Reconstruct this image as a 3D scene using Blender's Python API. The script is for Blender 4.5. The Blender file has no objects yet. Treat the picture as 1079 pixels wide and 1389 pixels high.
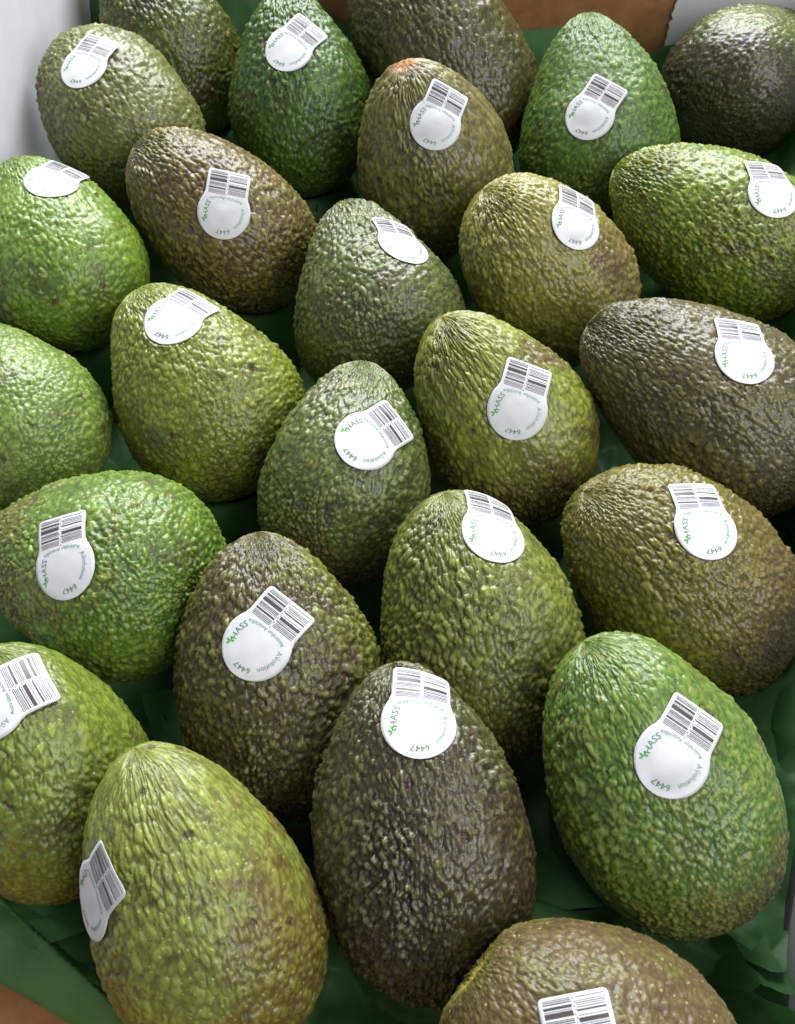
import bpy, bmesh, math, random
import numpy as np
from mathutils import Vector, Matrix
from mathutils.bvhtree import BVHTree

# ---------------------------------------------------------------- camera, light, exposure
scene = bpy.context.scene
col = scene.collection
PITCH, FPX, CAM_H = 54.5000, 1600.0000, 0.4000
cam_data = bpy.data.cameras.new('camera')
cam = bpy.data.objects.new('camera', cam_data)
col.objects.link(cam)
cam.location = (0, 0, CAM_H)
cam.rotation_euler = (math.radians(90 - PITCH), 0, 0)
cam_data.sensor_fit = 'VERTICAL'
cam_data.sensor_height = 24.0
cam_data.lens = 24.0 * FPX / 1389.0
cam_data.clip_start = 0.01
cam_data.clip_end = 50
cam_data.dof.use_dof = True
cam_data.dof.focus_distance = 0.43
cam_data.dof.aperture_fstop = 24.0
scene.camera = cam

world = bpy.data.worlds.new('World')
scene.world = world
world.use_nodes = True
bg = world.node_tree.nodes['Background']
bg.inputs['Color'].default_value = (0.90, 0.95, 1.0, 1)
bg.inputs['Strength'].default_value = 0.33

def area_light(name, loc, target, sx, sy, power, color):
    l = bpy.data.lights.new(name, 'AREA')
    l.shape = 'RECTANGLE'
    l.size, l.size_y = sx, sy
    l.energy = power
    l.color = color
    o = bpy.data.objects.new(name, l)
    col.objects.link(o)
    o.location = loc
    o.rotation_euler = (Vector(target) - Vector(loc)).to_track_quat('-Z', 'Y').to_euler()
    return o
area_light('window_light', (0.12, 1.65, 1.30), (0.0, 0.30, 0.0), 1.8, 1.0, 108.0, (0.97, 0.985, 1.0))
area_light('side_window_light', (1.0, -0.50, 1.15), (0.06, 0.16, 0.0), 1.0, 1.0, 23.0, (1.0, 0.985, 0.96))

scene.view_settings.view_transform = 'Standard'
scene.view_settings.look = 'None'
scene.view_settings.exposure = 0.0
scene.view_settings.gamma = 1.0
scene.cycles.max_bounces = 6

# ---------------------------------------------------------------- helpers
def link(o, parent=None):
    col.objects.link(o)
    if parent:
        o.parent = parent
    return o

def mesh_obj(name, verts, faces, mat=None, parent=None, smooth=True):
    me = bpy.data.meshes.new(name)
    me.from_pydata([tuple(v) for v in verts], [], faces)
    if mat:
        me.materials.append(mat)
    if smooth:
        me.polygons.foreach_set('use_smooth', [True] * len(me.polygons))
    me.update()
    return link(bpy.data.objects.new(name, me), parent)

def grid_mesh(name, V, quads, mat=None, parent=None):
    me = bpy.data.meshes.new(name)
    me.vertices.add(len(V))
    me.vertices.foreach_set('co', np.ascontiguousarray(V, dtype=np.float32).ravel())
    me.loops.add(quads.size)
    me.loops.foreach_set('vertex_index', quads.astype(np.int32).ravel())
    me.polygons.add(len(quads))
    me.polygons.foreach_set('loop_start', np.arange(0, quads.size, 4, dtype=np.int32))
    me.polygons.foreach_set('use_smooth', np.ones(len(quads), dtype=bool))
    if mat:
        me.materials.append(mat)
    me.update(calc_edges=True)
    me.validate()
    return link(bpy.data.objects.new(name, me), parent)

def hash3(ix, iy, iz, seed):
    with np.errstate(over='ignore'):
        h = (ix.astype(np.int64) * 73856093) ^ (iy.astype(np.int64) * 19349663) ^ (iz.astype(np.int64) * 83492791) ^ np.int64(seed * 2654435 + 911)
        h = (h & 0xffffffff).astype(np.uint32)
        h ^= h >> np.uint32(16); h *= np.uint32(0x7feb352d)
        h ^= h >> np.uint32(15); h *= np.uint32(0x846ca68b)
        h ^= h >> np.uint32(16)
    return h

def rnd(h, k):
    with np.errstate(over='ignore'):
        g = h * np.uint32(2654435761) + np.uint32(k * 40503 + 12345)
        g ^= g >> np.uint32(15); g *= np.uint32(0x2c1b3c6d); g ^= g >> np.uint32(12)
    return (g & np.uint32(0xffffff)).astype(np.float32) / np.float32(0xffffff)

def vnoise(P, scale, seed):
    q = P / scale
    i = np.floor(q); f = (q - i).astype(np.float32)
    f = f * f * (3 - 2 * f)
    i = i.astype(np.int64)
    r = 0
    for dx in (0, 1):
        for dy in (0, 1):
            for dz in (0, 1):
                w = (f[:, 0] if dx else 1 - f[:, 0]) * (f[:, 1] if dy else 1 - f[:, 1]) * (f[:, 2] if dz else 1 - f[:, 2])
                r = r + w * rnd(hash3(i[:, 0] + dx, i[:, 1] + dy, i[:, 2] + dz, seed), 1)
    return r * 2 - 1

def pebbles(Q, seed):
    """Skin pebbles: rounded cells of a jittered lattice with creases between; each cell has its own height."""
    i = np.floor(Q); f = (Q - i).astype(np.float32); i = i.astype(np.int64)
    F1 = np.full(len(Q), 9, np.float32); F2 = F1.copy(); G = np.zeros(len(Q), np.float32); G2 = G.copy()
    for dx in (-1, 0, 1):
        for dy in (-1, 0, 1):
            for dz in (-1, 0, 1):
                h = hash3(i[:, 0] + dx, i[:, 1] + dy, i[:, 2] + dz, seed)
                ex = f[:, 0] - dx - rnd(h, 1); ey = f[:, 1] - dy - rnd(h, 2); ez = f[:, 2] - dz - rnd(h, 3)
                d = np.sqrt(ex * ex + ey * ey + ez * ez)
                g = rnd(h, 4)
                near = d < F1
                mid = (~near) & (d < F2)
                F2 = np.where(near, F1, np.where(mid, d, F2)); G2 = np.where(near, G, np.where(mid, g, G2))
                F1 = np.where(near, d, F1); G = np.where(near, g, G)
    e = np.clip((F2 - F1) / 0.42, 0, 1)
    dome = np.sqrt(1 - (1 - e) ** 2)
    dome = dome * (0.55 + 0.45 * np.clip(1.2 - F1, 0, 1))
    # neighbours of like height run together
    join = np.exp(-((G - G2) / 0.10) ** 2) * (1 - e) ** 2 * 0.30
    return (dome + join * (G > 0.35)) * (0.42 + 0.58 * G), G

# ---------------------------------------------------------------- materials
def new_mat(name):
    m = bpy.data.materials.new(name)
    m.use_nodes = True
    nt = m.node_tree
    b = nt.nodes['Principled BSDF']
    return m, nt, b

class NT:
    """tiny node-building helper"""
    def __init__(s, nt): s.nt = nt
    def n(s, t, **kw):
        nd = s.nt.nodes.new(t)
        for k, v in kw.items(): setattr(nd, k, v)
        return nd
    def put(s, sock, v):
        if hasattr(v, 'is_linked') or hasattr(v, 'links'): s.nt.links.new(v, sock)
        else: sock.default_value = v
    def math(s, op, a, b=0.0, c=0.0, clamp=False):
        nd = s.n('ShaderNodeMath', operation=op, use_clamp=clamp)
        s.put(nd.inputs[0], a); s.put(nd.inputs[1], b); s.put(nd.inputs[2], c)
        return nd.outputs[0]
    def mix(s, f, a, b):
        nd = s.n('ShaderNodeMix', data_type='RGBA')
        s.put(nd.inputs[0], f)
        for k, v in ((6, a), (7, b)):
            if isinstance(v, tuple): nd.inputs[k].default_value = (*v, 1)
            else: s.nt.links.new(v, nd.inputs[k])
        return nd.outputs[2]
    def step(s, v, lo, hi):
        nd = s.n('ShaderNodeMapRange', interpolation_type='SMOOTHSTEP')
        s.put(nd.inputs[0], v); nd.inputs[1].default_value = lo; nd.inputs[2].default_value = hi
        return nd.outputs[0]
    def noise(s, vec, scale, detail=2.0, rough=0.5):
        nd = s.n('ShaderNodeTexNoise')
        s.nt.links.new(vec, nd.inputs['Vector'])
        nd.inputs['Scale'].default_value = scale; nd.inputs['Detail'].default_value = detail; nd.inputs['Roughness'].default_value = rough
        return nd.outputs[0]

def srgb(r, g, b):
    f = lambda c: (c / 255 / 12.92) if c / 255 < 0.04045 else ((c / 255 + 0.055) / 1.055) ** 2.4
    return (f(r), f(g), f(b))

def skin_mat(sp):
    m, nt, b = new_mat('avocado_skin')
    N = NT(nt)
    tc = N.n('ShaderNodeTexCoord').outputs['Object']
    mp = N.n('ShaderNodeMapping'); nt.links.new(tc, mp.inputs['Vector'])
    mp.inputs['Location'].default_value = (sp['seed'] * 0.37, sp['seed'] * 0.21, sp['seed'] * 0.53)
    v = mp.outputs['Vector']
    hh = N.n('ShaderNodeAttribute', attribute_name='pebble').outputs['Fac']
    patch = N.n('ShaderNodeAttribute', attribute_name='patch').outputs['Fac']
    n1 = N.noise(v, 55, 3, 0.55)
    n2 = N.noise(v, 330, 3, 0.6)
    # second skin colour spreads in patches
    f = N.math('ADD', patch, N.math('MULTIPLY', N.math('SUBTRACT', n1, 0.5), 1.7))
    f = N.math('ADD', f, N.math('MULTIPLY', N.math('SUBTRACT', n2, 0.5), 0.9))
    f = N.step(f, 0.25, 0.75)
    skin = N.mix(f, sp['a'], sp['b'])
    ct = N.n('ShaderNodeAttribute', attribute_name='cell_tint').outputs['Fac']
    f2 = N.math('ADD', f, N.math('MULTIPLY', N.math('SUBTRACT', ct, 0.5), 1.3), clamp=True)
    tips = N.mix(f2, sp['ta'], sp['tb'])
    tf = N.step(N.math('ADD', hh, N.math('MULTIPLY', N.math('SUBTRACT', n2, 0.5), 0.7)), 0.25, 0.95)
    c = N.mix(N.math('MULTIPLY', tf, sp['tip']), skin, tips)
    # darker, riper blotches
    n4 = N.noise(v, 85, 4, 0.65)
    bl = N.math('MULTIPLY', N.step(N.math('ADD', n4, N.math('MULTIPLY', N.math('SUBTRACT', n1, 0.5), 0.5)), 0.55, 0.72), sp['blotch'])
    c = N.mix(bl, c, sp['blc'])
    if sp.get('stem'):
        se = N.math('ADD', N.n('ShaderNodeAttribute', attribute_name='stem_end').outputs['Fac'], N.math('MULTIPLY', N.math('SUBTRACT', n2, 0.5), 0.5))
        c = N.mix(N.step(se, 0.25, 0.75), c, sp['stem'])
    # lenticels: tiny pale dots
    vo = N.n('ShaderNodeTexVoronoi', feature='F1'); nt.links.new(v, vo.inputs['Vector']); vo.inputs['Scale'].default_value = sp['dots']
    rn = N.n('ShaderNodeSeparateColor'); nt.links.new(vo.outputs['Color'], rn.inputs[0])
    dot = N.math('MULTIPLY', N.math('SUBTRACT', 1.0, N.step(vo.outputs['Distance'], 0.10, 0.26)), N.step(rn.outputs[0], 0.25, 0.5))
    dot = N.math('MULTIPLY', dot, sp['dotf'])
    c = N.mix(dot, c, sp['dotc'])
    # brown corky scars, sparse
    vs = N.n('ShaderNodeTexVoronoi', feature='F1'); nt.links.new(v, vs.inputs['Vector']); vs.inputs['Scale'].default_value = 95
    rs = N.n('ShaderNodeSeparateColor'); nt.links.new(vs.outputs['Color'], rs.inputs[0])
    sd = N.math('ADD', vs.outputs['Distance'], N.math('MULTIPLY', n2, 0.25))
    sc = N.math('MULTIPLY', N.math('SUBTRACT', 1.0, N.step(sd, 0.20, 0.33)), N.step(rs.outputs[1], 0.66, 0.70))
    c = N.mix(N.math('MULTIPLY', sc, 0.8), c, srgb(62, 44, 28))
    nt.links.new(c, b.inputs['Base Color'])
    rg = N.math('ADD', sp['rough'] - 0.10, N.math('MULTIPLY', n2, 0.22))
    nt.links.new(rg, b.inputs['Roughness'])
    b.inputs['Specular IOR Level'].default_value = sp['spec']
    # fine relief
    n3 = N.noise(v, 900, 3, 0.6)
    bh = N.math('ADD', N.math('MULTIPLY', n3, 0.00016), N.math('MULTIPLY', n2, 0.0004))
    bh = N.math('ADD', bh, N.math('MULTIPLY', dot, 0.00025))
    bh = N.math('SUBTRACT', bh, N.math('MULTIPLY', sc, 0.0004))
    bp = N.n('ShaderNodeBump'); bp.inputs['Strength'].default_value = 0.8; bp.inputs['Distance'].default_value = 1.0
    nt.links.new(bh, bp.inputs['Height']); nt.links.new(bp.outputs[0], b.inputs['Normal'])
    return m

def plain_mat(name, color, rough=0.5, spec=0.5, noise_scale=None, noise_amt=0.15, bump=0.0):
    m, nt, b = new_mat(name)
    b.inputs['Roughness'].default_value = rough
    b.inputs['Specular IOR Level'].default_value = spec
    if noise_scale:
        N = NT(nt)
        v = N.n('ShaderNodeTexCoord').outputs['Object']
        n = N.noise(v, noise_scale, 5, 0.6)
        d = tuple(c * (1 - noise_amt) for c in color); l = tuple(min(1, c * (1 + noise_amt)) for c in color)
        nt.links.new(N.mix(N.step(n, 0.3, 0.7), d, l), b.inputs['Base Color'])
        if bump:
            bp = N.n('ShaderNodeBump'); bp.inputs['Strength'].default_value = 0.6; bp.inputs['Distance'].default_value = bump
            nt.links.new(n, bp.inputs['Height']); nt.links.new(bp.outputs[0], b.inputs['Normal'])
    else:
        b.inputs['Base Color'].default_value = (*color, 1)
    return m

M_paper = plain_mat('sticker_paper', (0.54, 0.55, 0.58), 0.6, 0.12, 260, 0.02)
M_bar = plain_mat('sticker_black_print', (0.055, 0.045, 0.042), 0.38, 0.4)
M_text = plain_mat('sticker_green_print', srgb(66, 122, 74), 0.38, 0.4)
M_small = plain_mat('sticker_pale_print', srgb(104, 140, 114), 0.38, 0.4)
M_leaf = plain_mat('sticker_leaf_print', srgb(62, 150, 40), 0.38, 0.4)
M_code = plain_mat('sticker_code_print', srgb(84, 126, 88), 0.38, 0.4)
M_kraft = plain_mat('kraft_cardboard', srgb(152, 110, 72), 0.85, 0.2, 120, 0.14, 0.0003)
M_white = plain_mat('white_cardboard', (0.62, 0.63, 0.665), 0.6, 0.3, 90, 0.03, 0.0001)
M_cork = plain_mat('stem_cork', srgb(150, 112, 72), 0.8, 0.2, 420, 0.45, 0.0006)
M_cork2 = plain_mat('stem_yellow', srgb(168, 160, 40), 0.6, 0.3, 420, 0.40, 0.0006)

def tissue_mat():
    m, nt, b = new_mat('green_tissue_paper')
    N = NT(nt)
    v = N.n('ShaderNodeTexCoord').outputs['Object']
    n = N.noise(v, 40, 4, 0.6); n2 = N.noise(v, 1500, 3, 0.6)
    c = N.mix(N.step(n, 0.3, 0.7), srgb(52, 98, 50), srgb(78, 124, 72))
    nt.links.new(c, b.inputs['Base Color'])
    b.inputs['Roughness'].default_value = 0.5
    b.inputs['Specular IOR Level'].default_value = 0.35
    bp = N.n('ShaderNodeBump'); bp.inputs['Strength'].default_value = 0.5; bp.inputs['Distance'].default_value = 0.0002
    nt.links.new(n2, bp.inputs['Height']); nt.links.new(bp.outputs[0], b.inputs['Normal'])
    tr = N.n('ShaderNodeBsdfTranslucent'); nt.links.new(c, tr.inputs['Color'])
    mx = N.n('ShaderNodeMixShader'); mx.inputs[0].default_value = 0.30
    out = nt.nodes['Material Output']
    nt.links.new(b.outputs[0], mx.inputs[1]); nt.links.new(tr.outputs[0], mx.inputs[2]); nt.links.new(mx.outputs[0], out.inputs[0])
    return m
M_tissue = tissue_mat()

# ---------------------------------------------------------------- box
BZ = -0.033        # inside bottom of the box
WH = 0.074         # wall height above z = 0
LB = (-0.212, 0.02); RB = (0.115, 0.012)         # front corners
LT = (-0.176, 0.628); RT = (0.226, 0.566)        # back corners
box = bpy.data.objects.new('cardboard_box', None)
col.objects.link(box)
box['label'] = 'open cardboard box with kraft inside and white printed walls holding the avocados'
box['category'] = 'box'

def slab(name, p, q, z0, z1, th, mat, inset=0.0):
    """upright panel from p to q, thickness th to the right of p->q"""
    d = Vector((q[0] - p[0], q[1] - p[1])); L = d.length; d.normalize()
    nrm = Vector((d.y, -d.x))
    bm = bmesh.new()
    n = max(2, int(L / 0.02))
    vs = []
    for off in (0, th):
        vs.append([[bm.verts.new((p[0] + d.x * L * i / n + nrm.x * (off + inset), p[1] + d.y * L * i / n + nrm.y * (off + inset), z)) for i in range(n + 1)] for z in (z0, z1)])
    for i in range(n):
        bm.faces.new((vs[0][0][i], vs[0][1][i], vs[0][1][i + 1], vs[0][0][i + 1]))
        bm.faces.new((vs[1][0][i], vs[1][0][i + 1], vs[1][1][i + 1], vs[1][1][i]))
        bm.faces.new((vs[0][1][i], vs[1][1][i], vs[1][1][i + 1], vs[0][1][i + 1]))
        bm.faces.new((vs[0][0][i], vs[0][0][i + 1], vs[1][0][i + 1], vs[1][0][i]))
    for k in (0, n):
        f = (vs[0][0][k], vs[1][0][k], vs[1][1][k], vs[0][1][k])
        bm.faces.new(f if k == 0 else f[::-1])
    bmesh.ops.recalc_face_normals(bm, faces=bm.faces)
    me = bpy.data.meshes.new(name); bm.to_mesh(me); bm.free()
    me.materials.append(mat)
    o = link(bpy.data.objects.new(name, me), box)
    bv = o.modifiers.new('bevel', 'BEVEL'); bv.width = 0.0006; bv.segments = 2; bv.limit_method = 'ANGLE'
    return o
TH = 0.004
slab('side_panel', LT, RT, BZ, 0.090, -TH, M_kraft)        # back
slab('side_panel', LB, LT, BZ, 0.112, -TH, M_kraft)        # left
slab('side_panel', RB, RT, BZ, WH, TH, M_kraft)         # right
slab('side_panel', LB, RB, BZ, WH - 0.02, TH, M_kraft)  # front
# white flap along the left side
slab('white_flap', (LB[0] + 0.002, LB[1] + 0.004), (LT[0] + 0.002, LT[1] - 0.003), BZ + 0.004, 0.116, 0.0018, M_white)

def flap(name, origin, d, prof_pts, th, mat):
    """flat flap: outline (s along wall, z) given thickness into the box"""
    d = Vector(d).normalized(); nrm = Vector((d.y, -d.x))
    bm = bmesh.new()
    lay = [[bm.verts.new((origin[0] + d.x * s + nrm.x * o, origin[1] + d.y * s + nrm.y * o, z)) for s, z in prof_pts] for o in (0, th)]
    bm.faces.new(lay[0]); bm.faces.new(lay[1][::-1])
    n = len(prof_pts)
    for i in range(n):
        j = (i + 1) % n
        bm.faces.new((lay[0][i], lay[1][i], lay[1][j], lay[0][j]))
    bmesh.ops.recalc_face_normals(bm, faces=bm.faces)
    me = bpy.data.meshes.new(name); bm.to_mesh(me); bm.free(); me.materials.append(mat)
    return link(bpy.data.objects.new(name, me), box)
# white flap on the right half of the back wall, its cut edge perforated
bd = Vector((RT[0] - LT[0], RT[1] - LT[1])); bl = bd.length; bd.normalize()
s0 = 0.3240
rg = random.Random(5)
edge = []
nz = 44
for i in range(nz + 1):
    z = BZ + 0.002 + (0.088 - BZ - 0.002) * i / nz
    edge.append((s0 + 0.0009 * (i % 2) + rg.uniform(-0.0004, 0.0004) + 0.05 * (z - 0.02), z))
flap('white_flap', (LT[0] - bd.y * -0.0, LT[1]), (bd.x, bd.y), edge + [(bl - 0.003, 0.088), (bl - 0.003, BZ + 0.002)], 0.0016, M_white)
slab_d = Vector((RT[0] - RB[0], RT[1] - RB[1])); sl = slab_d.length; slab_d.normalize()
flap('white_flap', (RB[0], RB[1]), (slab_d.x, slab_d.y), [(0.003, BZ + 0.002), (sl - 0.004, BZ + 0.002), (sl - 0.004, WH + 0.002), (0.003, WH + 0.002)], -0.0016, M_white)
# bottom
fl = [(LB[0] - 0.0035, LB[1] - 0.0035), (RB[0] + 0.0035, RB[1] - 0.0035), (RT[0] + 0.0035, RT[1] + 0.0035), (LT[0] - 0.0035, LT[1] + 0.0035)]
bottom = mesh_obj('box_bottom', [(x, y, BZ + 0.0006) for x, y in fl] + [(x, y, BZ - 0.004) for x, y in fl],
         [(0, 1, 2, 3), (7, 6, 5, 4), (0, 4, 5, 1), (1, 5, 6, 2), (2, 6, 7, 3), (3, 7, 4, 0)], M_kraft, box, smooth=False)

# ---------------------------------------------------------------- avocados
RS = 0.0113                     # sticker: radius of its round part; half width and height of its tab, in radii
TABW, TABH = 0.80, 1.58
# x, y, z, azimuth and elevation of the stem, diameter, length, taper, neck bend (two)
FIT = {
 1: (-0.13468, 0.48458, 0.04841, -0.93034, 0.27991, 0.07123, 0.09194, 0.07750, 0.00737, -0.00057),
 2: (-0.11768, 0.55314, 0.04199, -0.66423, 0.81665, 0.06576, 0.09655, 0.26888, -0.00449, 0.00261),
 3: (-0.04939, 0.50761, 0.04776, -0.20307, 0.80024, 0.06864, 0.10052, 0.29890, 0.00001, -0.00176),
 4: (0.02214, 0.53341, 0.05047, -0.68079, 0.62588, 0.07918, 0.12017, 0.07725, -0.00304, 0.00249),
 5: (0.01579, 0.45179, 0.05089, -0.76139, 1.24003, 0.07219, 0.09043, 0.20232, -0.00004, 0.00316),
 6: (0.09670, 0.48589, 0.04743, -0.08579, 0.76974, 0.07524, 0.09667, 0.30130, -0.00198, 0.00173),
 7: (0.18054, 0.53542, 0.03935, 0.64430, 0.12103, 0.07320, 0.09231, 0.38769, 0.00123, 0.00183),
 8: (-0.15046, 0.39806, 0.04399, -0.54525, 0.44213, 0.07083, 0.09356, 0.30989, -0.00187, 0.00008),
 9: (-0.08063, 0.41875, 0.04116, -1.19704, 0.46859, 0.06521, 0.09638, 0.07967, 0.00301, -0.00526),
 10: (-0.01122, 0.37062, 0.04197, -0.30959, 0.42196, 0.07193, 0.08625, 0.34764, -0.00009, 0.00193),
 11: (0.06479, 0.38402, 0.04275, -1.10584, 0.70359, 0.06824, 0.09056, 0.07206, -0.00309, -0.00473),
 12: (0.14078, 0.41117, 0.04265, -1.11966, 0.28085, 0.07012, 0.10134, 0.24803, 0.00051, -0.00143),
 13: (-0.15580, 0.31115, 0.03541, -0.60263, 0.17092, 0.06415, 0.08647, 0.28416, -0.00018, -0.00131),
 14: (-0.07994, 0.31759, 0.03943, -0.68144, 0.59704, 0.07129, 0.09289, 0.21523, 0.00004, 0.00008),
 15: (-0.01952, 0.27548, 0.04034, 0.14142, 0.58146, 0.06441, 0.08464, 0.25324, 0.00171, -0.00055),
 16: (0.04170, 0.29775, 0.04507, -0.83280, 0.94548, 0.06659, 0.09128, 0.23982, 0.00053, 0.00580),
 17: (0.11933, 0.30112, 0.05151, -1.12082, 0.37528, 0.07274, 0.10777, 0.23091, 0.00020, 0.00062),
 18: (-0.10800, 0.23027, 0.04036, -1.28192, -0.10463, 0.07484, 0.08882, 0.33318, 0.00015, -0.00116),
 19: (-0.04001, 0.18893, 0.03818, -0.19246, 0.69782, 0.06920, 0.09872, 0.17075, -0.00030, -0.00086),
 20: (0.02682, 0.20639, 0.04268, -0.36521, 0.81425, 0.06863, 0.09715, 0.18049, 0.00093, -0.00056),
 21: (0.10275, 0.22807, 0.04073, -1.05646, 0.63740, 0.07056, 0.10259, 0.08041, -0.00178, 0.00385),
 22: (-0.11490, 0.15417, 0.04248, -0.43131, 0.96394, 0.06736, 0.08693, 0.25425, -0.00009, -0.00078),
 23: (-0.05860, 0.11020, 0.04660, -0.38602, 0.73149, 0.06679, 0.09947, 0.24300, -0.00317, 0.00288),
 24: (0.00679, 0.13185, 0.04449, -0.18368, 0.63812, 0.06574, 0.10467, 0.22605, -0.00014, 0.00024),
 25: (0.08190, 0.14736, 0.04626, -0.70990, 0.59470, 0.07015, 0.10150, 0.17541, 0.00220, -0.00427),
 26: (0.05356, 0.06214, 0.04826, -0.91878, 0.19354, 0.07788, 0.08886, 0.07414, -0.00113, -0.00452),
}
# sticker: contact point, normal, tab direction, in the fruit's own frame
STK = {
 1: ((-0.01921, -0.02739, 0.01041), (-0.5707, -0.7703, 0.2845), (0.8199, -0.5154, 0.249)),
 3: ((-0.01586, -0.02494, 0.01326), (-0.5135, -0.7981, 0.3152), (0.7315, -0.2152, 0.6469)),
 5: ((-0.02501, -0.00672, 0.0249), (-0.8115, -0.2618, 0.5224), (0.5686, -0.5602, 0.6024)),
 6: ((-0.02561, -0.02673, -0.00478), (-0.6868, -0.7122, 0.1449), (0.4789, -0.2935, 0.8273)),
 8: ((-0.00236, -0.02834, 0.01621), (-0.0619, -0.9101, 0.4098), (0.8402, 0.1741, 0.5135)),
 9: ((-0.02319, -0.02285, -0.00216), (-0.7097, -0.7045, 0.0085), (0.6489, -0.6488, 0.3975)),
 10: ((0.00298, -0.03141, 0.00713), (0.0865, -0.9158, 0.3921), (0.1624, 0.4013, 0.9015)),
 11: ((-0.01081, -0.03111, 0.01302), (-0.3156, -0.9326, 0.1749), (0.8988, -0.2347, 0.3702)),
 12: ((-0.01125, -0.03307, -0.01253), (-0.3196, -0.9472, -0.0265), (0.7693, -0.2757, 0.5764)),
 14: ((-0.00938, -0.02311, 0.02675), (-0.3231, -0.7952, 0.513), (0.9324, -0.1748, 0.3164)),
 15: ((-0.00135, -0.02874, 0.0096), (-0.0526, -0.9462, 0.3191), (0.7432, 0.1764, 0.6454)),
 16: ((-0.01956, -0.01997, 0.01338), (-0.6234, -0.6678, 0.4068), (0.7338, -0.3198, 0.5994)),
 17: ((-0.01069, -0.03309, 0.0039), (-0.301, -0.9321, 0.2013), (0.8741, -0.1854, 0.449)),
 18: ((-0.02419, -0.02806, -0.00734), (-0.6473, -0.7535, 0.1151), (0.7196, -0.5542, 0.4183)),
 19: ((-0.01678, -0.02522, 0.01719), (-0.5262, -0.7881, 0.3193), (0.7121, -0.2032, 0.672)),
 20: ((0.0011, -0.02085, 0.03481), (0.0214, -0.8208, 0.5709), (0.6114, 0.4625, 0.6421)),
 21: ((-0.01042, -0.02886, 0.01963), (-0.2955, -0.8871, 0.3546), (0.8019, -0.0285, 0.5967)),
 22: ((-0.01163, -0.01208, 0.03398), (-0.5378, -0.5362, 0.6506), (0.8244, -0.4959, 0.2727)),
 23: ((-0.02917, 0.00193, 0.01544), (-0.9582, 0.0452, 0.2824), (0.1553, -0.7471, 0.6463)),
 24: ((-0.00383, -0.01823, 0.03751), (-0.1691, -0.8292, 0.5328), (0.4584, 0.4124, 0.7873)),
 25: ((-0.01565, -0.02743, 0.01577), (-0.4986, -0.8227, 0.2731), (0.8464, -0.394, 0.3584)),
 26: ((-0.01777, -0.03357, 0.00914), (-0.4641, -0.8693, 0.17), (0.6388, -0.1955, 0.7441)),
}
def S(label, a, b, ta, tb, bias=0.0, cell=3.0, amp=1.1, el=1.5, tip=0.7, rough=0.34, spec=0.5, blotch=0.5, blc=(58, 48, 34), dots=480, dotf=0.40, dotc=(150, 150, 70), **k):
    w = lambda c: srgb(c[0] * (1.12 if c[1] > c[0] + 3 else 1.03), c[1] * 1.01, c[2] * 0.86)
    dk = lambda c: tuple(x * 0.74 for x in w(c))
    if 'stem' in k: k['stem'] = srgb(*k['stem'])
    return dict(label=label, blotch=blotch, blc=srgb(*blc), a=dk(a), b=dk(b), ta=w(ta), tb=w(tb), bias=bias, cell=cell * 0.00067, amp=amp * 1.18, el=el, tip=tip, rough=rough, spec=spec, dots=dots, dotf=dotf, dotc=srgb(*dotc), **k)
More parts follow.
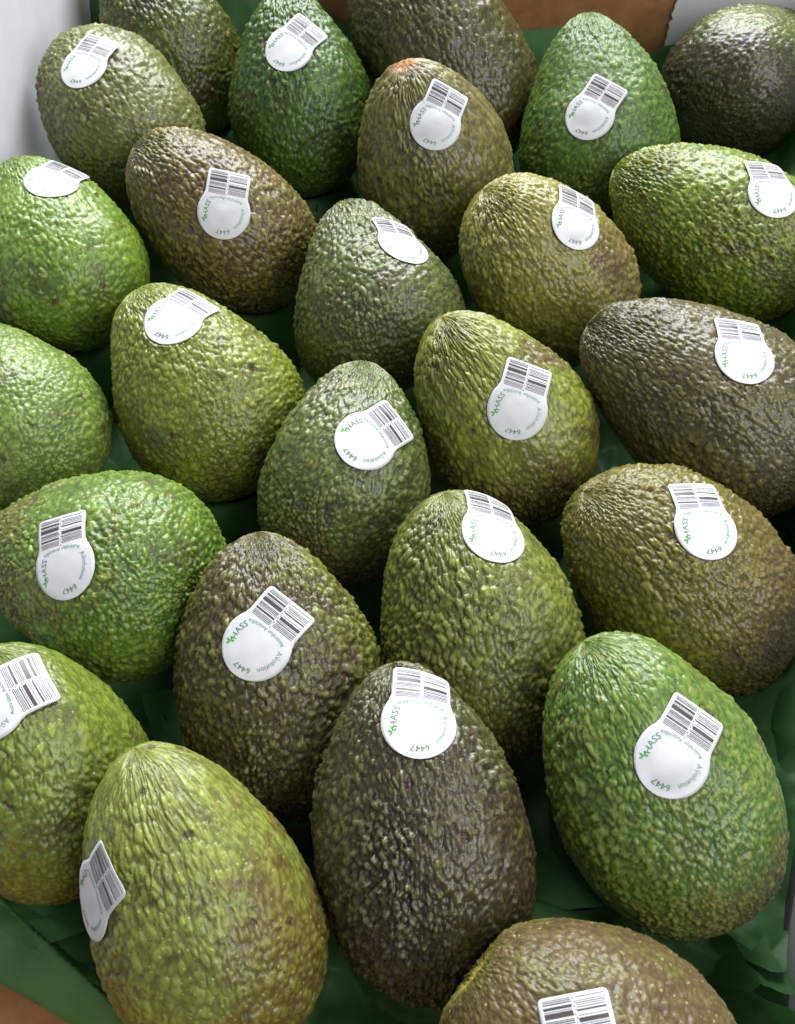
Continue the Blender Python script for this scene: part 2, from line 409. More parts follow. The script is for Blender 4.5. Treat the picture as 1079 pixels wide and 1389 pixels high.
# a, ta: main skin and its pebble tops; b, tb: the second colour, gathered by bias / ax (towards the stem) / dir
STYLE = {
 1: S('dull olive avocado against the white left wall, sticker near its top left', (80, 94, 58), (84, 82, 60), (102, 122, 74), (106, 110, 76), 0.2, 3.1, 1.3, 1.2),
 2: S('dark green avocado cut by the top edge, left of the tall green one', (52, 70, 30), (48, 50, 28), (82, 104, 42), (74, 80, 40), 0.3, 3.2, 1.2),
 3: S('tall glossy dark green avocado standing at the top edge with a sticker high up', (44, 76, 30), (46, 70, 28), (74, 112, 46), (70, 100, 40), 0.2, 3.0, 1.1, 1.6, rough=0.34),
 4: S('large blackish olive avocado without a sticker behind the one with a tan stem scar', (62, 58, 36), (54, 54, 34), (88, 88, 48), (78, 80, 44), 0.4, 3.0, 1.1, 1.6),
 5: S('brownish ridged avocado with a tan corky stem scar above its sticker', (86, 80, 56), (70, 84, 40), (118, 116, 72), (104, 118, 56), 0.3, 2.9, 1.2, 2.4, neck=0.9, ax=-0.5, stem=(140, 104, 66), scar=(0.0058, M_cork)),
 6: S('pear shaped plain green avocado against the kraft back wall', (52, 86, 34), (48, 78, 30), (86, 124, 50), (78, 112, 44), 0.2, 3.1, 1.0, 1.4, rough=0.42),
 7: S('purple black avocado with a green upper half in the far right corner', (60, 80, 40), (50, 48, 42), (94, 114, 58), (78, 76, 62), 0.55, 3.0, 1.1, 1.3, dir=(-0.15, -0.9, -0.5), rough=0.34),
 8: S('bright green avocado at the left edge, sticker lying flat along its top', (78, 116, 42), (62, 92, 38), (118, 152, 66), (98, 126, 54), 0.2, 3.4, 0.95, 1.5, rough=0.34, tip=0.6, conf=0.8),
 9: S('purple brown avocado with green pebbles, stem end pale, tilted to the upper left', (72, 54, 46), (72, 70, 40), (106, 110, 58), (112, 120, 62), 0.25, 2.9, 1.15, 1.5, dir=(0.1, 0.3, 0.2)),
 10: S('grey green egg shaped avocado in the middle, sticker half hidden on its far right side', (60, 78, 48), (66, 66, 46), (92, 114, 70), (94, 98, 66), 0.15, 2.9, 1.15, 1.5, conf=0.72),
 11: S('pale olive avocado turning brown on its lower right, sticker on its right shoulder', (100, 108, 52), (92, 80, 54), (130, 142, 72), (116, 108, 72), 0.25, 3.0, 1.15, 1.7, dir=(0.7, -0.1, -0.3), conf=0.8),
 12: S('lime green avocado lying at the right edge with yellow pebbles, stem to the left', (66, 94, 32), (74, 84, 32), (108, 142, 50), (112, 132, 48), 0.3, 2.8, 1.2, 1.0, tip=0.85, conf=0.85),
 13: S('bright grass green avocado cut by the left edge, no sticker in view', (84, 118, 60), (72, 100, 48), (124, 154, 88), (104, 134, 70), 0.2, 3.3, 0.95, 1.4, rough=0.33, tip=0.6),
 14: S('yellow green avocado with brown specks and a sticker across its top end', (84, 104, 40), (70, 80, 36), (118, 142, 56), (96, 108, 50), 0.25, 3.3, 1.05, 1.3, dir=(-0.3, -0.2, -0.4), conf=0.85),
 15: S('slim grey green avocado at the centre, sticker tab pointing to the upper right', (62, 84, 50), (70, 70, 48), (98, 124, 72), (98, 102, 68), 0.15, 2.7, 1.15, 1.7, dir=(0, -0.4, -0.4)),
 16: S('two tone avocado, yellow green at the stem and brown at the base', (90, 106, 44), (78, 66, 42), (130, 152, 68), (104, 98, 60), 0.5, 2.9, 1.1, 1.9, neck=0.7, ax=-0.65),
 17: S('long dark brown avocado lying against the right edge above the olive brown one', (64, 58, 40), (58, 56, 38), (92, 96, 54), (84, 82, 52), 0.3, 2.9, 1.1, 1.3),
 18: S('plump green avocado lying sideways at the left edge with rounded pebbles', (66, 100, 42), (78, 86, 42), (104, 144, 62), (110, 124, 60), 0.2, 3.1, 1.15, 1.15, dir=(-0.6, -0.1, 0)),
 19: S('brown avocado with scattered green pebbles right of its sticker', (66, 58, 42), (62, 64, 38), (92, 86, 60), (104, 120, 54), 0.2, 2.9, 1.3, 1.5, dir=(0.35, 0.2, 0.1)),
 20: S('olive green avocado with coarse pebbles and a glossy sticker at its top', (76, 92, 44), (70, 74, 38), (112, 136, 66), (96, 106, 52), 0.3, 3.3, 1.3, 1.5, dir=(0.1, -0.4, -0.5)),
 21: S('olive brown coarse avocado at the right with sticker on its upper right', (80, 84, 38), (80, 68, 40), (106, 114, 50), (104, 96, 54), 0.3, 3.1, 1.25, 1.0, dir=(0.5, 0, -0.1)),
 22: S('yellowish green avocado in the lower left edge, its sticker cut by the frame', (80, 106, 42), (74, 84, 38), (114, 144, 64), (98, 112, 50), 0.25, 3.2, 0.9, 1.5, dir=(0.1, -0.4, -0.5), dotf=0.4),
 23: S('large yellow green and brown avocado at the bottom, sticker peeling off its left side', (88, 104, 52), (90, 80, 44), (124, 150, 74), (114, 114, 58), 0.5, 2.9, 0.8, 2.2, neck=0.6, ax=-0.3, dir=(0.45, 0, -0.2), dots=430, dotf=0.6, dotc=(160, 160, 78), conf=0.45, rough=0.38),
 24: S('long purple black avocado standing at the bottom centre', (54, 46, 36), (56, 56, 38), (78, 72, 54), (82, 92, 54), 0.1, 2.8, 1.3, 1.5, dir=(-0.1, 0.3, 0.3), dotf=0.15, rough=0.33),
 25: S('large clean green avocado at the lower right, sticker tilted on its right shoulder', (64, 98, 44), (84, 92, 52), (102, 138, 66), (110, 122, 68), 0.1, 3.0, 0.95, 1.5, dir=(0.35, -0.3, -0.3), dotf=0.4),
 26: S('smooth brown avocado with yellow dots and a yellow stem dimple at the bottom edge', (82, 68, 46), (78, 78, 42), (106, 92, 62), (104, 112, 56), 0.15, 2.7, 0.8, 1.2, tip=0.5, dots=420, dotf=0.65, dotc=(162, 156, 88), ax=0.5, dimple=True, stem=(158, 150, 56), scar=(0.0045, M_cork2), rough=0.42),
}


def axes(p):
    a = np.array([math.cos(p[4]) * math.sin(p[3]), math.cos(p[4]) * math.cos(p[3]), math.sin(p[4])])
    u = np.cross(a, [0.3, 0.1, 1.0] if abs(a[2]) < .9 else [1, 0, 0]); u /= np.linalg.norm(u)
    return u, np.cross(a, u), a
_g = np.linspace(0, np.pi, 200)

def body_points(p, t, ph, seed):
    """smooth fruit surface (own frame) for t in (0 base .. pi stem) and ph, with gentle lumps"""
    k = p[7]
    mxk = (np.sin(_g) * (1 + k * np.cos(_g))).max()
    r = np.sin(t) * (1 + k * np.cos(t)) / mxk * 0.5 * p[5]
    zn = -np.cos(t)
    b = zn ** 2 * .5 + .5 * zn
    P = np.stack([r * np.cos(ph) + p[8] * b, r * np.sin(ph) + p[9] * b, zn * p[6] * 0.5], -1)
    P = P.astype(np.float64)
    lump = vnoise(P + seed, 0.036, seed) * 0.0023
    rad = P - np.stack([p[8] * b, p[9] * b, zn * p[6] * 0.28], -1)
    rad /= np.maximum(np.linalg.norm(rad, axis=1, keepdims=True), 1e-6)
    return P + rad * lump[:, None], rad

def make_avocado(i):
    NTR, NPH = (168, 200) if i < 8 else (190, 224) if i < 13 else (236, 264)
    p = np.array(FIT[i]); st = STYLE[i]; seed = i * 17 + 3
    u, v, w = axes(p)
    Mw = Matrix(((u[0], v[0], w[0], p[0]), (u[1], v[1], w[1], p[1]), (u[2], v[2], w[2], p[2]), (0, 0, 0, 1)))
    # denser columns on the upper side, which is the side with light and detail
    toc = np.array([0, 0, CAM_H]) - p[:3]
    ph0 = math.atan2(toc @ v, toc @ u)
    q = np.linspace(0, 2 * np.pi, NPH, endpoint=False)
    phv = q + 0.52 * np.sin(q) + ph0 + np.pi
    tv = np.linspace(0.006, np.pi - 0.006, NTR)
    t, ph = np.meshgrid(tv, phv, indexing='ij'); t = t.ravel(); ph = ph.ravel()
    P, rad = body_points(p, t, ph, seed)
    # pebble coordinates: stretched along the fruit towards the stem
    D = p[5]; zn = -np.cos(t)
    k = p[7]; mxk = (np.sin(_g) * (1 + k * np.cos(_g))).max()
    r = np.sin(t) * (1 + k * np.cos(t)) / mxk * 0.5 * D
    tr = np.sin(tv) * (1 + k * np.cos(tv)) / mxk * 0.5 * D
    s1 = np.concatenate([[0], np.cumsum(np.hypot(np.diff(tr), np.diff(-np.cos(tv) * p[6] / 2)))])
    s = np.repeat(s1, NPH); S = s1[-1]
    sf = s / S
    neck = np.clip((sf - 0.45) / 0.5, 0, 1); neck = neck * neck * (3 - 2 * neck)
    re = np.sqrt(r * r + (0.42 * D * neck) ** 2 * (sf > 0.4))
    el = np.maximum(0.9, st['el'] * (0.70 + st.get('neck', 0.38) * neck))
    se = np.concatenate([[0], np.cumsum(np.diff(s1) / ((el.reshape(NTR, NPH)[1:, 0] + el.reshape(NTR, NPH)[:-1, 0]) / 2))])
    A = np.stack([re * np.cos(ph), re * np.sin(ph), np.repeat(se, NPH)], -1)
    cell = st['cell']
    wv = np.stack([vnoise(P, 0.009, seed + 21), vnoise(P, 0.009, seed + 22), vnoise(P, 0.009, seed + 23)], -1)
    wv2 = np.stack([vnoise(P, 0.0035, seed + 24), vnoise(P, 0.0035, seed + 25), vnoise(P, 0.0035, seed + 26)], -1)
    A = A + wv * 0.0016 + wv2 * 0.00035
    h1, top1 = pebbles(A / cell, seed)
    h2, top2 = pebbles(A / (cell * 0.6) + 31.7, seed + 7)
    h3, top3 = pebbles(A / (cell * 1.4) + 11.3, seed + 9)
    szf = np.clip(0.5 + 1.6 * vnoise(P, 0.019, seed + 44) + 0.5 * vnoise(P, 0.007, seed + 45), 0, 1)
    h1 = h1 * (1 - szf) + (0.72 * h3 + 0.28 * h1) * szf * 1.12
    big = vnoise(P, 0.010, seed + 40)
    pat = vnoise(P, 0.022, seed + 41)
    rel = 1 + 0.60 * pat
    endf = np.clip(sf / 0.08, 0, 1) * np.clip((1 - sf) / 0.13, 0, 1)
    h = h1 + h2 * 0.22
    disp = st['amp'] * 0.00135 * (h - 0.5) * rel * (0.35 + 0.65 * endf) + big * 0.0004 + vnoise(P - seed, 0.015, seed + 5) * 0.0005
    # meridian wrinkles gathering at the stem
    wr = np.clip((sf - 0.80) / 0.2, 0, 1)
    disp = disp + wr * np.sin(ph * 15 + 4 * wv[:, 0]) * 0.00015 * np.clip((1 - sf) / 0.05, 0, 1)
    if st.get('dimple'):
        dd = np.exp(-((1 - sf) * S / 0.0085) ** 2)
        P[:, 2] -= dd * 0.0075
    if i in STK:        # the skin under the sticker is pressed flat
        sc_, sn_, sv_ = (np.array(x) for x in STK[i]); su_ = np.cross(sv_, sn_)
        lu = (P - sc_) @ su_ / RS; lv = (P - sc_) @ sv_ / RS; ln = (P - sc_) @ sn_
        foot = ((np.hypot(lu, lv) < 1.03) | ((np.abs(lu) < TABW + 0.04) & (lv > 0) & (lv < TABH + 0.03))) & (ln > -0.015)
        disp = np.where(foot, np.minimum(disp, 0.00005), disp)
    P = P + rad * disp[:, None]
    idx = np.arange(NTR * NPH).reshape(NTR, NPH)
    a = idx[:-1]; b_ = idx[1:]
    quads = np.stack([a, np.roll(a, -1, 1), np.roll(b_, -1, 1), b_], -1).reshape(-1, 4)
    # close the tiny poles
    nb = len(P)
    V = np.concatenate([P, [P[:NPH].mean(0)], [P[-NPH:].mean(0)]])
    ring0 = idx[0]; ring1 = idx[-1]
    c0 = np.stack([np.full(NPH // 2, nb), ring0[2::2].tolist() + [ring0[0]], ring0[1::2], ring0[0::2]], -1) if NPH % 2 == 0 else None
    c1 = np.stack([np.full(NPH // 2, nb + 1), ring1[0::2], ring1[1::2], ring1[2::2].tolist() + [ring1[0]]], -1)
    quads = np.concatenate([quads, c0, c1])
    sp = dict(st, seed=i)
    o = grid_mesh('avocado', V, quads, skin_mat(sp))
    o.matrix_world = Mw
    me = o.data
    # per-vertex data: pebble height, and where the second skin colour sits
    peb = np.clip((h - 0.1) / 0.85, 0, 1)
    axial = sf * 2 - 1
    gx, gy, gz = st.get('dir', (0, 0, 0))       # world direction towards which the second colour gathers
    gl = np.array([np.dot(u, (gx, gy, gz)), np.dot(v, (gx, gy, gz)), np.dot(w, (gx, gy, gz))])
    patch = st['bias'] + st.get('ax', 0) * axial + (P / (D * 0.5)) @ gl + 0.35 * pat
    for nm, arr in (('pebble', peb), ('patch', patch), ('cell_tint', top1), ('stem_end', np.exp(-((1 - sf) * S / 0.0085) ** 2))):
        at = me.attributes.new(nm, 'FLOAT', 'POINT')
        at.data.foreach_set('value', np.concatenate([arr, [arr[0], arr[-1]]]).astype(np.float32))
    o['label'] = st['label']; o['category'] = 'avocado'; o['group'] = 'avocados packed in the box'
    # smooth proxy surface for the sticker
    tl = np.linspace(0.02, np.pi - 0.02, 60); pl = np.linspace(0, 2 * np.pi, 72, endpoint=False)
    T, H = np.meshgrid(tl, pl, indexing='ij')
    PL, _ = body_points(p, T.ravel(), H.ravel(), seed)
    ix = np.arange(60 * 72).reshape(60, 72)
    ql = np.stack([ix[:-1], np.roll(ix[:-1], -1, 1), np.roll(ix[1:], -1, 1), ix[1:]], -1).reshape(-1, 4)
    low = ([Vector(x) for x in PL.tolist()], ql.tolist())
    if st.get('scar'):
        rr_, mat = st['scar']
        n = 40; rings = 9
        vs = []; src = V.reshape(-1, 3)
        bv = BVHTree.FromPolygons([Vector(x) for x in V.tolist()], quads.tolist())
        zt = P[-1, 2]; cx, cy = P[-NPH:, 0].mean(), P[-NPH:, 1].mean()
        rs = random.Random(i)
        wob = [rs.uniform(0.55, 1.25) for _ in range(n)]
        for a_ in range(rings):
            for b2 in range(n):
                rr = rr_ * (a_ + 0.3) / rings * (1 + (wob[b2] - 1) * a_ / rings)
                x = cx + rr * math.cos(b2 * 2 * math.pi / n); y = cy + rr * math.sin(b2 * 2 * math.pi / n)
                hit = bv.ray_cast(Vector((x, y, 0.2)), Vector((0, 0, -1)))[0]
                vs.append((x, y, (hit.z if hit else zt) + 0.0004 * (1 - (a_ / (rings - 1)) ** 3 * 1.6) + rs.uniform(0, 0.00015)))
        fs = [(a_ * n + b2, a_ * n + (b2 + 1) % n, (a_ + 1) * n + (b2 + 1) % n, (a_ + 1) * n + b2) for a_ in range(rings - 1) for b2 in range(n)]
        fs.append(tuple(range(n))[::-1])
        mesh_obj('stem_scar', vs, fs, mat, o)
    return o, low, Mw

# ---------------------------------------------------------------- stickers
def sticker_bounds(v):
    if v < 0.60:
        c = math.sqrt(max(0, 1 - v * v))
        if v > 0.40: c = max(c, TABW + 0.03 * 0)
        return c
    rc = 0.13
    if v > TABH - rc:
        d = v - (TABH - rc)
        return TABW - rc + math.sqrt(max(0, rc * rc - d * d))
    if v < 0.72: return TABW + 0.035 * ((0.72 - v) / 0.12) ** 2
    return TABW

def text_shapes(s, size):
    cu = bpy.data.curves.new('t', 'FONT'); cu.body = s; cu.size = size; cu.resolution_u = 2
    ob = bpy.data.objects.new('t', cu)
    me = bpy.data.meshes.new_from_object(ob)
    V = np.array([x.co[:2] for x in me.vertices]); F = [tuple(f.vertices) for f in me.polygons]
    bpy.data.objects.remove(ob); bpy.data.curves.remove(cu); bpy.data.meshes.remove(me)
    return V, F

def arc_text(s, size, radius, ang, inward=False, centre=(0, 0), stretch=1.0):
    """lettering along an arc; ang = middle direction; inward: feet outwards when False"""
    V, F = text_shapes(s, size)
    x = (V[:, 0] - (V[:, 0].min() + V[:, 0].max()) / 2) * stretch; y = V[:, 1]
    if not inward:      # tops point outwards
        a = ang - x / radius; r = radius + y
    else:               # tops point towards the centre
        a = ang + x / radius; r = radius - y
    return np.stack([centre[0] + r * np.cos(a), centre[1] + r * np.sin(a)], -1), F

def bars(cols):
    V, F = [], []
    for x0, x1, lst in cols:
        for a, b in lst:
            v1 = TABH - 0.05 - a * 1.0; v0 = TABH - 0.05 - b * 1.0
            n = 8; base = len(V)
            for k in range(n + 1):
                x = x0 + (x1 - x0) * k / n
                V += [(x, v0), (x, v1)]
            F += [(base + 2 * k, base + 2 * k + 2, base + 2 * k + 3, base + 2 * k + 1) for k in range(n)]
    # the dotted divider between the two halves
    for k in range(22):
        if k % 2: continue
        y = TABH - 0.10 - k * 0.042; x = -0.02 + (0.025 if (k // 2) % 2 else -0.005)
        base = len(V); V += [(x, y - .018), (x + .025, y - .018), (x + .025, y + .018), (x, y + .018)]; F.append((base, base + 1, base + 2, base + 3))
    return np.array(V), F
thin = lambda y, t=0.016: (y, y + t)
BARS = bars([(-0.70, -0.055, [thin(.02, .012), thin(.055), thin(.095, .024), (.165, .225), thin(.255, .012), (.29, .405), thin(.455), thin(.49, .022), thin(.535, .02), thin(.585, .012), (.635, .69), thin(.735), thin(.775), thin(.815), thin(.86)]),
             (0.04, 0.70, [thin(.03), thin(.115, .012), thin(.155), thin(.20, .012), thin(.245), (.30, .338), thin(.42, .012), (.475, .57), thin(.60, .012), thin(.64, .026), thin(.70), thin(.74), thin(.78), thin(.825)])])
TXT_HASS = arc_text('HASS', 0.25, 0.60, math.radians(175), stretch=0.95)
TXT_AVO = arc_text("A\u1e7dolution", 0.20, 0.64, math.radians(-12), stretch=0.98)
TXT_NUM = arc_text('6447', 0.235, 0.66, math.radians(-84), stretch=0.98)
TXT_AUS = arc_text('Australian Avocados', 0.165, 2.0, math.radians(90), inward=True, centre=(0, -1.42), stretch=0.95)
# small tick and wave over the lettering
def leaf_shape():
    V, F = [], []
    for ang, ox, oy, L, W in ((1.9, 0, 0, .15, .055), (0.9, .02, 0, .15, .055), (2.9, -.02, .0, .11, .045), (-0.1, .03, -.01, .10, .045)):
        base = len(V); n = 6
        for k in range(n + 1):
            f = k / n; wdt = W * math.sin(math.pi * f) ** 0.8
            for sgn in (-1, 1):
                x = L * f; y = sgn * wdt * 0.5
                V.append((ox + x * math.cos(ang) - y * math.sin(ang), oy + x * math.sin(ang) + y * math.cos(ang)))
        F += [(base + 2 * k, base + 2 * k + 2, base + 2 * k + 3, base + 2 * k + 1) for k in range(n)]
    V = np.array(V)
    a = math.radians(62)
    R = np.array([[math.cos(a), -math.sin(a)], [math.sin(a), math.cos(a)]])
    return V @ R.T + np.array([-0.66, -0.36]), F
LEAF = leaf_shape()

def make_sticker(i, avo, low):
    c, n, V = (np.array(x) for x in STK[i])
    st = STYLE[i]
    U = np.cross(V, n)
    bv = BVHTree.FromPolygons(low[0], low[1])
    conf = st.get('conf', 0.78); off0 = 0.00035 + 0.00010 * st['amp']
    h0 = bv.ray_cast(Vector(c + n * 0.02), Vector(-n))[0]
    d0 = float(np.dot(np.array(h0) - c, n)) if h0 is not None else 0.0
    rs = random.Random(i * 7)
    ph1, ph2 = rs.uniform(0, 6), rs.uniform(0, 6)
    lc = st.get('lift', (0, 0, 0))          # corner that peels: direction and amount
    def S(uv, extra=0.0):
        out = []
        for x, y in uv:
            q = c + (U * x + V * y) * RS
            hit = bv.ray_cast(Vector(q + n * 0.02), Vector(-n))[0]
            d = float(np.dot(np.array(hit) - q, n)) if hit is not None else None
            rr = math.hypot(x, y)
            quad = -0.5 * (rr * RS) ** 2 / 0.034
            d = quad * 1.9 if d is None else max(d, quad * 1.9)
            d = d0 + (d - d0) * conf
            wave = 0.00010 * math.sin(3.1 * x + ph1) * math.sin(2.7 * y + ph2) * rr + 0.00007 * math.sin(8.3 * x + ph2 + 2 * y) * math.sin(7.1 * y + ph1)
            pe = max(0.0, x * lc[0] + y * lc[1] - 0.3) ** 2 * lc[2]
            out.append(tuple(q + n * (d + off0 + wave + pe + extra)))
        return out
    rows = [-1 + 1e-4] + [-1 + (1 - math.cos(math.pi * k / 10 * 0.5)) for k in range(1, 10)] + [k * 0.06 for k in range(1, 24)]
    rows = [r for r in rows if r < TABH - 0.14] + [TABH - 0.13, TABH - 0.09, TABH - 0.05, TABH - 0.02, TABH - 0.004, TABH]
    NC = 20
    uv = [(sticker_bounds(r) * (2 * k / NC - 1), r) for r in rows for k in range(NC + 1)]
    top = S(uv); bot = S(uv, -0.00014)
    w1 = NC + 1
    F = [(a * w1 + k, a * w1 + k + 1, (a + 1) * w1 + k + 1, (a + 1) * w1 + k) for a in range(len(rows) - 1) for k in range(NC)]
    # rim only: the paper's own thickness
    rim = [k for k in range(w1)] + [a * w1 + NC for a in range(1, len(rows))] + [(len(rows) - 1) * w1 + k for k in range(NC - 1, -1, -1)] + [a * w1 for a in range(len(rows) - 2, 0, -1)]
    base = len(top)
    Vs = top + [bot[k] for k in rim]
    for k in range(len(rim)):
        j = (k + 1) % len(rim)
        F.append((rim[j], rim[k], base + k, base + j))
    s = mesh_obj('sticker', Vs, F, M_paper, avo)
    for nm, (uvs, fs), m, e in (('barcode', BARS, M_bar, 0.00007), ('variety_lettering', TXT_HASS, M_text, 0.00007), ('brand_lettering', TXT_AVO, M_small, 0.00007),
                             ('code_number', TXT_NUM, M_code, 0.00007), ('origin_lettering', TXT_AUS, M_small, 0.00009), ('leaf_logo', LEAF, M_leaf, 0.00007)):
        mesh_obj(nm, S(uvs, e), [tuple(f) for f in fs], m, s)
    return s

lows = []
for i in sorted(FIT):
    o, low, Mw = make_avocado(i)
    lows.append((low, Mw))
    if i in STK:
        make_sticker(i, o, low)

# ---------------------------------------------------------------- tissue paper
allv, allf = [], []
for (vs, fs), Mw in lows:
    b = len(allv)
    allv += [Mw @ x for x in vs]
    allf += [tuple(k + b for k in f) for f in fs]
under = BVHTree.FromPolygons(allv, allf)

FOLDS = [
 [(-0.1318, 0.1234, 0.015), (-0.1139, 0.1188, 0.016), (-0.0989, 0.1215, 0.012), (-0.0968, 0.1107, 0.0165), (-0.1048, 0.107, 0.018), (-0.1149, 0.104, 0.0185), (-0.1276, 0.1108, 0.021)],
 [(-0.118, 0.1071, 0.012), (-0.0984, 0.1132, 0.011), (-0.0887, 0.1034, 0.008), (-0.0826, 0.0851, 0.014), (-0.0907, 0.0907, 0.0185), (-0.1019, 0.0984, 0.0185)],
 [(0.0937, 0.112, 0.002), (0.1065, 0.1107, 0.01), (0.112, 0.0925, 0.021), (0.109, 0.0909, 0.017), (0.0983, 0.0966, 0.004)],
 [(0.1078, 0.1106, 0.0085), (0.1246, 0.1021, 0.006), (0.1254, 0.0909, 0.013), (0.1128, 0.0924, 0.0195)],
 [(0.0996, 0.096, 0.003), (0.1102, 0.0911, 0.016), (0.1222, 0.0846, 0.02), (0.1236, 0.0804, 0.012), (0.1083, 0.0816, 0.006)],
 [(0.1103, 0.1018, 0.014), (0.1214, 0.1133, 0.004), (0.1263, 0.1116, 0.01), (0.1222, 0.0977, 0.016), (0.1157, 0.0965, 0.019)],
 [(0.1263, 0.184, 0.006), (0.1314, 0.1915, 0.01), (0.1408, 0.1924, 0.03), (0.1376, 0.1709, 0.026), (0.1324, 0.1681, 0.01), (0.1296, 0.1754, 0.006)],
 [(0.1502, 0.2798, 0.01), (0.1588, 0.2834, 0.03), (0.1522, 0.2443, 0.026), (0.1555, 0.2614, 0.008)],
 [(0.0641, 0.5853, 0.032), (0.1039, 0.5844, 0.033), (0.0941, 0.5713, 0.022), (0.074, 0.5552, 0.008), (0.0665, 0.5482, 0.006)],
 [(0.1412, 0.5664, 0.034), (0.1549, 0.5687, 0.036), (0.1426, 0.5463, 0.012), (0.1336, 0.5625, 0.03)],
 [(0.0464, 0.1691, 0.001), (0.052, 0.1596, 0.004), (0.0565, 0.1378, 0.006), (0.069, 0.1213, 0.003), (0.04, 0.121, -0.004)],
 [(-0.0963, 0.2008, 0.002), (-0.0824, 0.2029, 0.004), (-0.0786, 0.1801, 0.002), (-0.0881, 0.1813, -0.004)],
]

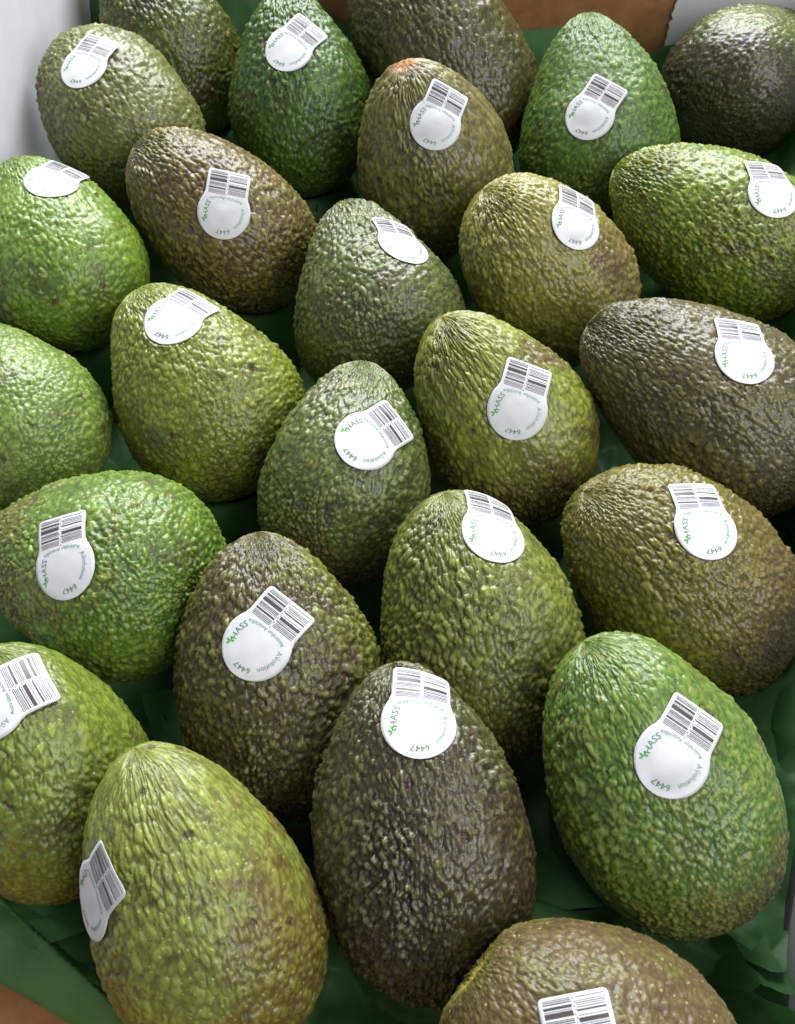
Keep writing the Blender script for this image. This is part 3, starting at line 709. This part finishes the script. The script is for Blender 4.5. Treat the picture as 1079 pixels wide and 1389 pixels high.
def tissue():
    step = 0.0016
    nx, ny = 280, 400
    # sheet coordinates follow the box: a across, b along
    A, B = np.meshgrid(np.linspace(0, 1, nx), np.linspace(0, 1, ny), indexing='ij')
    A = A.ravel(); B = B.ravel()
    g = 0.0045
    lb = np.array(LB) + (g, g); rb = np.array(RB) + (-g, g); lt = np.array(LT) + (g, -g); rt = np.array(RT) + (-g, -g)
    XY = ((1 - A) * (1 - B))[:, None] * lb + (A * (1 - B))[:, None] * rb + ((1 - A) * B)[:, None] * lt + (A * B)[:, None] * rt
    X, Y = XY[:, 0], XY[:, 1]
    P3 = np.stack([X, Y, np.zeros_like(X)], -1)
    wx = X + vnoise(P3, 0.05, 900) * 0.012; wy = Y + vnoise(P3, 0.05, 901) * 0.012
    rg = random.Random(12)
    def facets(cell, rot, seed):
        """crumpled paper: flat triangular facets meeting in sharp creases"""
        u_ = (wx * math.cos(rot) + wy * math.sin(rot)) / cell; v_ = (-wx * math.sin(rot) + wy * math.cos(rot)) / cell
        i_, j_ = np.floor(u_), np.floor(v_); fx, fy = u_ - i_, v_ - j_
        i_ = i_.astype(np.int64); j_ = j_.astype(np.int64); o_ = np.zeros_like(i_)
        c = lambda a_, b_: rnd(hash3(i_ + a_, j_ + b_, o_, seed), 2) * 2 - 1
        z00, z10, z01, z11 = c(0, 0), c(1, 0), c(0, 1), c(1, 1)
        lowt = z00 + (z10 - z00) * fx + (z01 - z00) * fy
        hit = z11 + (z01 - z11) * (1 - fx) + (z10 - z11) * (1 - fy)
        return np.where(fx + fy < 1, lowt, hit)
    h = facets(0.034, 0.5, 301) * 0.0105 + facets(0.019, 1.3, 302) * 0.0062 + facets(0.0105, 2.2, 303) * 0.0024
    h = h * (1 + 0.8 * np.clip((X - 0.05) / 0.03, 0, 1) * np.clip((0.15 - Y) / 0.03, 0, 1))
    z = 0.005 + h
    # the sheet climbs the walls
    dl = (Y - LT[1]) * 0 + A * 0.39; dr = (1 - A) * 0.36; db = (1 - B) * 0.60
    up = lambda d, w: np.clip(1 - d / w, 0, 1) ** 2
    wob = 1 + 0.25 * vnoise(P3, 0.03, 81)
    z += up(db, 0.035) * 0.026 * wob
    z += up(dr, 0.030) * 0.030 * wob * np.clip((Y - 0.17) / 0.05, 0, 1)
    z += up(dl, 0.02) * 0.008
    # folded flap at the near left corner
    def side(p, q):
        d = np.array([q[0] - p[0], q[1] - p[1]]); d /= np.linalg.norm(d)
        return (X - p[0]) * -d[1] + (Y - p[1]) * d[0]
    f1 = side((-0.136, 0.126), (-0.082, 0.083))       # >0: up-right of the fold
    near = np.clip((0.19 - Y) / 0.02, 0, 1) * np.clip((-0.03 - X) / 0.02, 0, 1)
    band = 0.001 + np.clip((f1 + 0.022) / 0.022, 0, 1) * 0.017 + h * 0.25
    behind = 0.005 + f1 * 0.08 + h * 0.55
    fold2 = side((-0.127, 0.1135), (-0.098, 0.121))
    behind = behind + np.clip(fold2 / 0.0012, 0, 1) * 0.0045
    mixf = np.clip(f1 / 0.0022, 0, 1)
    z = z * (1 - near) + near * (band * (1 - mixf) + behind * mixf)
    # thin creases
    for k in range(110):
        cx, cy, a, L = rg.uniform(-0.2, 0.2), rg.uniform(0.03, 0.62), rg.uniform(0, math.pi), rg.uniform(0.02, 0.05)
        dx, dy = X - cx, Y - cy
        al = dx * math.cos(a) + dy * math.sin(a); ac = -dx * math.sin(a) + dy * math.cos(a)
        z += rg.choice((-1, 1)) * 0.0014 * np.exp(-np.abs(ac) / 0.0016) * np.clip(1 - np.abs(al) / L, 0, 1)
    # sheet lowered between the fruit on purpose, to put the gaps in deeper shade
    inner = np.clip(np.minimum(np.minimum(dl - 0.03, dr - 0.045), np.minimum(db - 0.06, (B * 0.6 - 0.10))) / 0.03, 0, 1)
    z -= 0.023 * inner
    # stay under the fruit
    for k in range(len(X)):
        hit = under.ray_cast(Vector((X[k], Y[k], -0.06)), Vector((0, 0, 1)))[0]
        if hit is not None:
            z[k] += (hit.z - 0.0022 - z[k]) * min(1.0, max(0.0, (0.022 - hit.z) / 0.014))   # paper padding carries the fruit
            z[k] = min(z[k], hit.z - 0.0022)
    z = np.maximum(z, BZ + 0.0015)
    V = np.stack([X, Y, z], -1)
    cut = side((-0.142, 0.108), (-0.085, 0.078)) + vnoise(P3, 0.01, 5) * 0.0006 + 0.0032      # torn-free paper edge: keep > 0
    keepv = cut > 0
    idx = np.arange(nx * ny).reshape(nx, ny)
    q = np.stack([idx[:-1, :-1], idx[1:, :-1], idx[1:, 1:], idx[:-1, 1:]], -1).reshape(-1, 4)
    fdir = np.array([0.057, -0.030]); fdir /= np.linalg.norm(fdir); fn = np.array([-fdir[1], fdir[0]])
    q = q[keepv[q].any(1)]
    use = np.zeros(len(V), bool); use[q.ravel()] = True
    mv = use & ~keepv
    V[mv, :2] -= fn[None, :] * cut[mv][:, None]
    o = grid_mesh('tissue_paper', V, q, M_tissue)
    # folds lying on top of the sheet: each a flat facet or two with sharp edges
    for k, pts in enumerate(FOLDS):
        P = np.array(pts); c = P.mean(0); n = len(P); R = 10
        vs = [tuple(c)]
        rim = []
        for e in range(n):
            for m in range(5): rim.append(P[e] + (P[(e + 1) % n] - P[e]) * m / 5)
        rim = np.array(rim); m_ = len(rim)
        jig = vnoise(rim, 0.006, 600 + k) * 0.0007
        rim = rim + jig[:, None] * np.array([[1, 1, 0.6]])
        grid = np.concatenate([c + (rim - c) * (a_ / R) for a_ in range(1, R + 1)])
        grid[:, 2] += (vnoise(grid * (1, 1, 0), 0.012, 620 + k) * 0.0011 + np.abs(vnoise(grid * (1, 1, 0), 0.02, 640 + k)) * -0.0022)
        vs += [tuple(x) for x in grid]
        fs = [(0, 1 + e, 1 + (e + 1) % m_) for e in range(m_)]
        fs += [(1 + a_ * m_ + e, 1 + (a_ + 1) * m_ + e, 1 + (a_ + 1) * m_ + (e + 1) % m_, 1 + a_ * m_ + (e + 1) % m_) for a_ in range(R - 1) for e in range(m_)]
        mesh_obj('fold', vs, fs, M_tissue, o)
    o['label'] = 'crumpled dark green tissue paper lining the box beneath the avocados'
    o['category'] = 'tissue paper'
tissue()
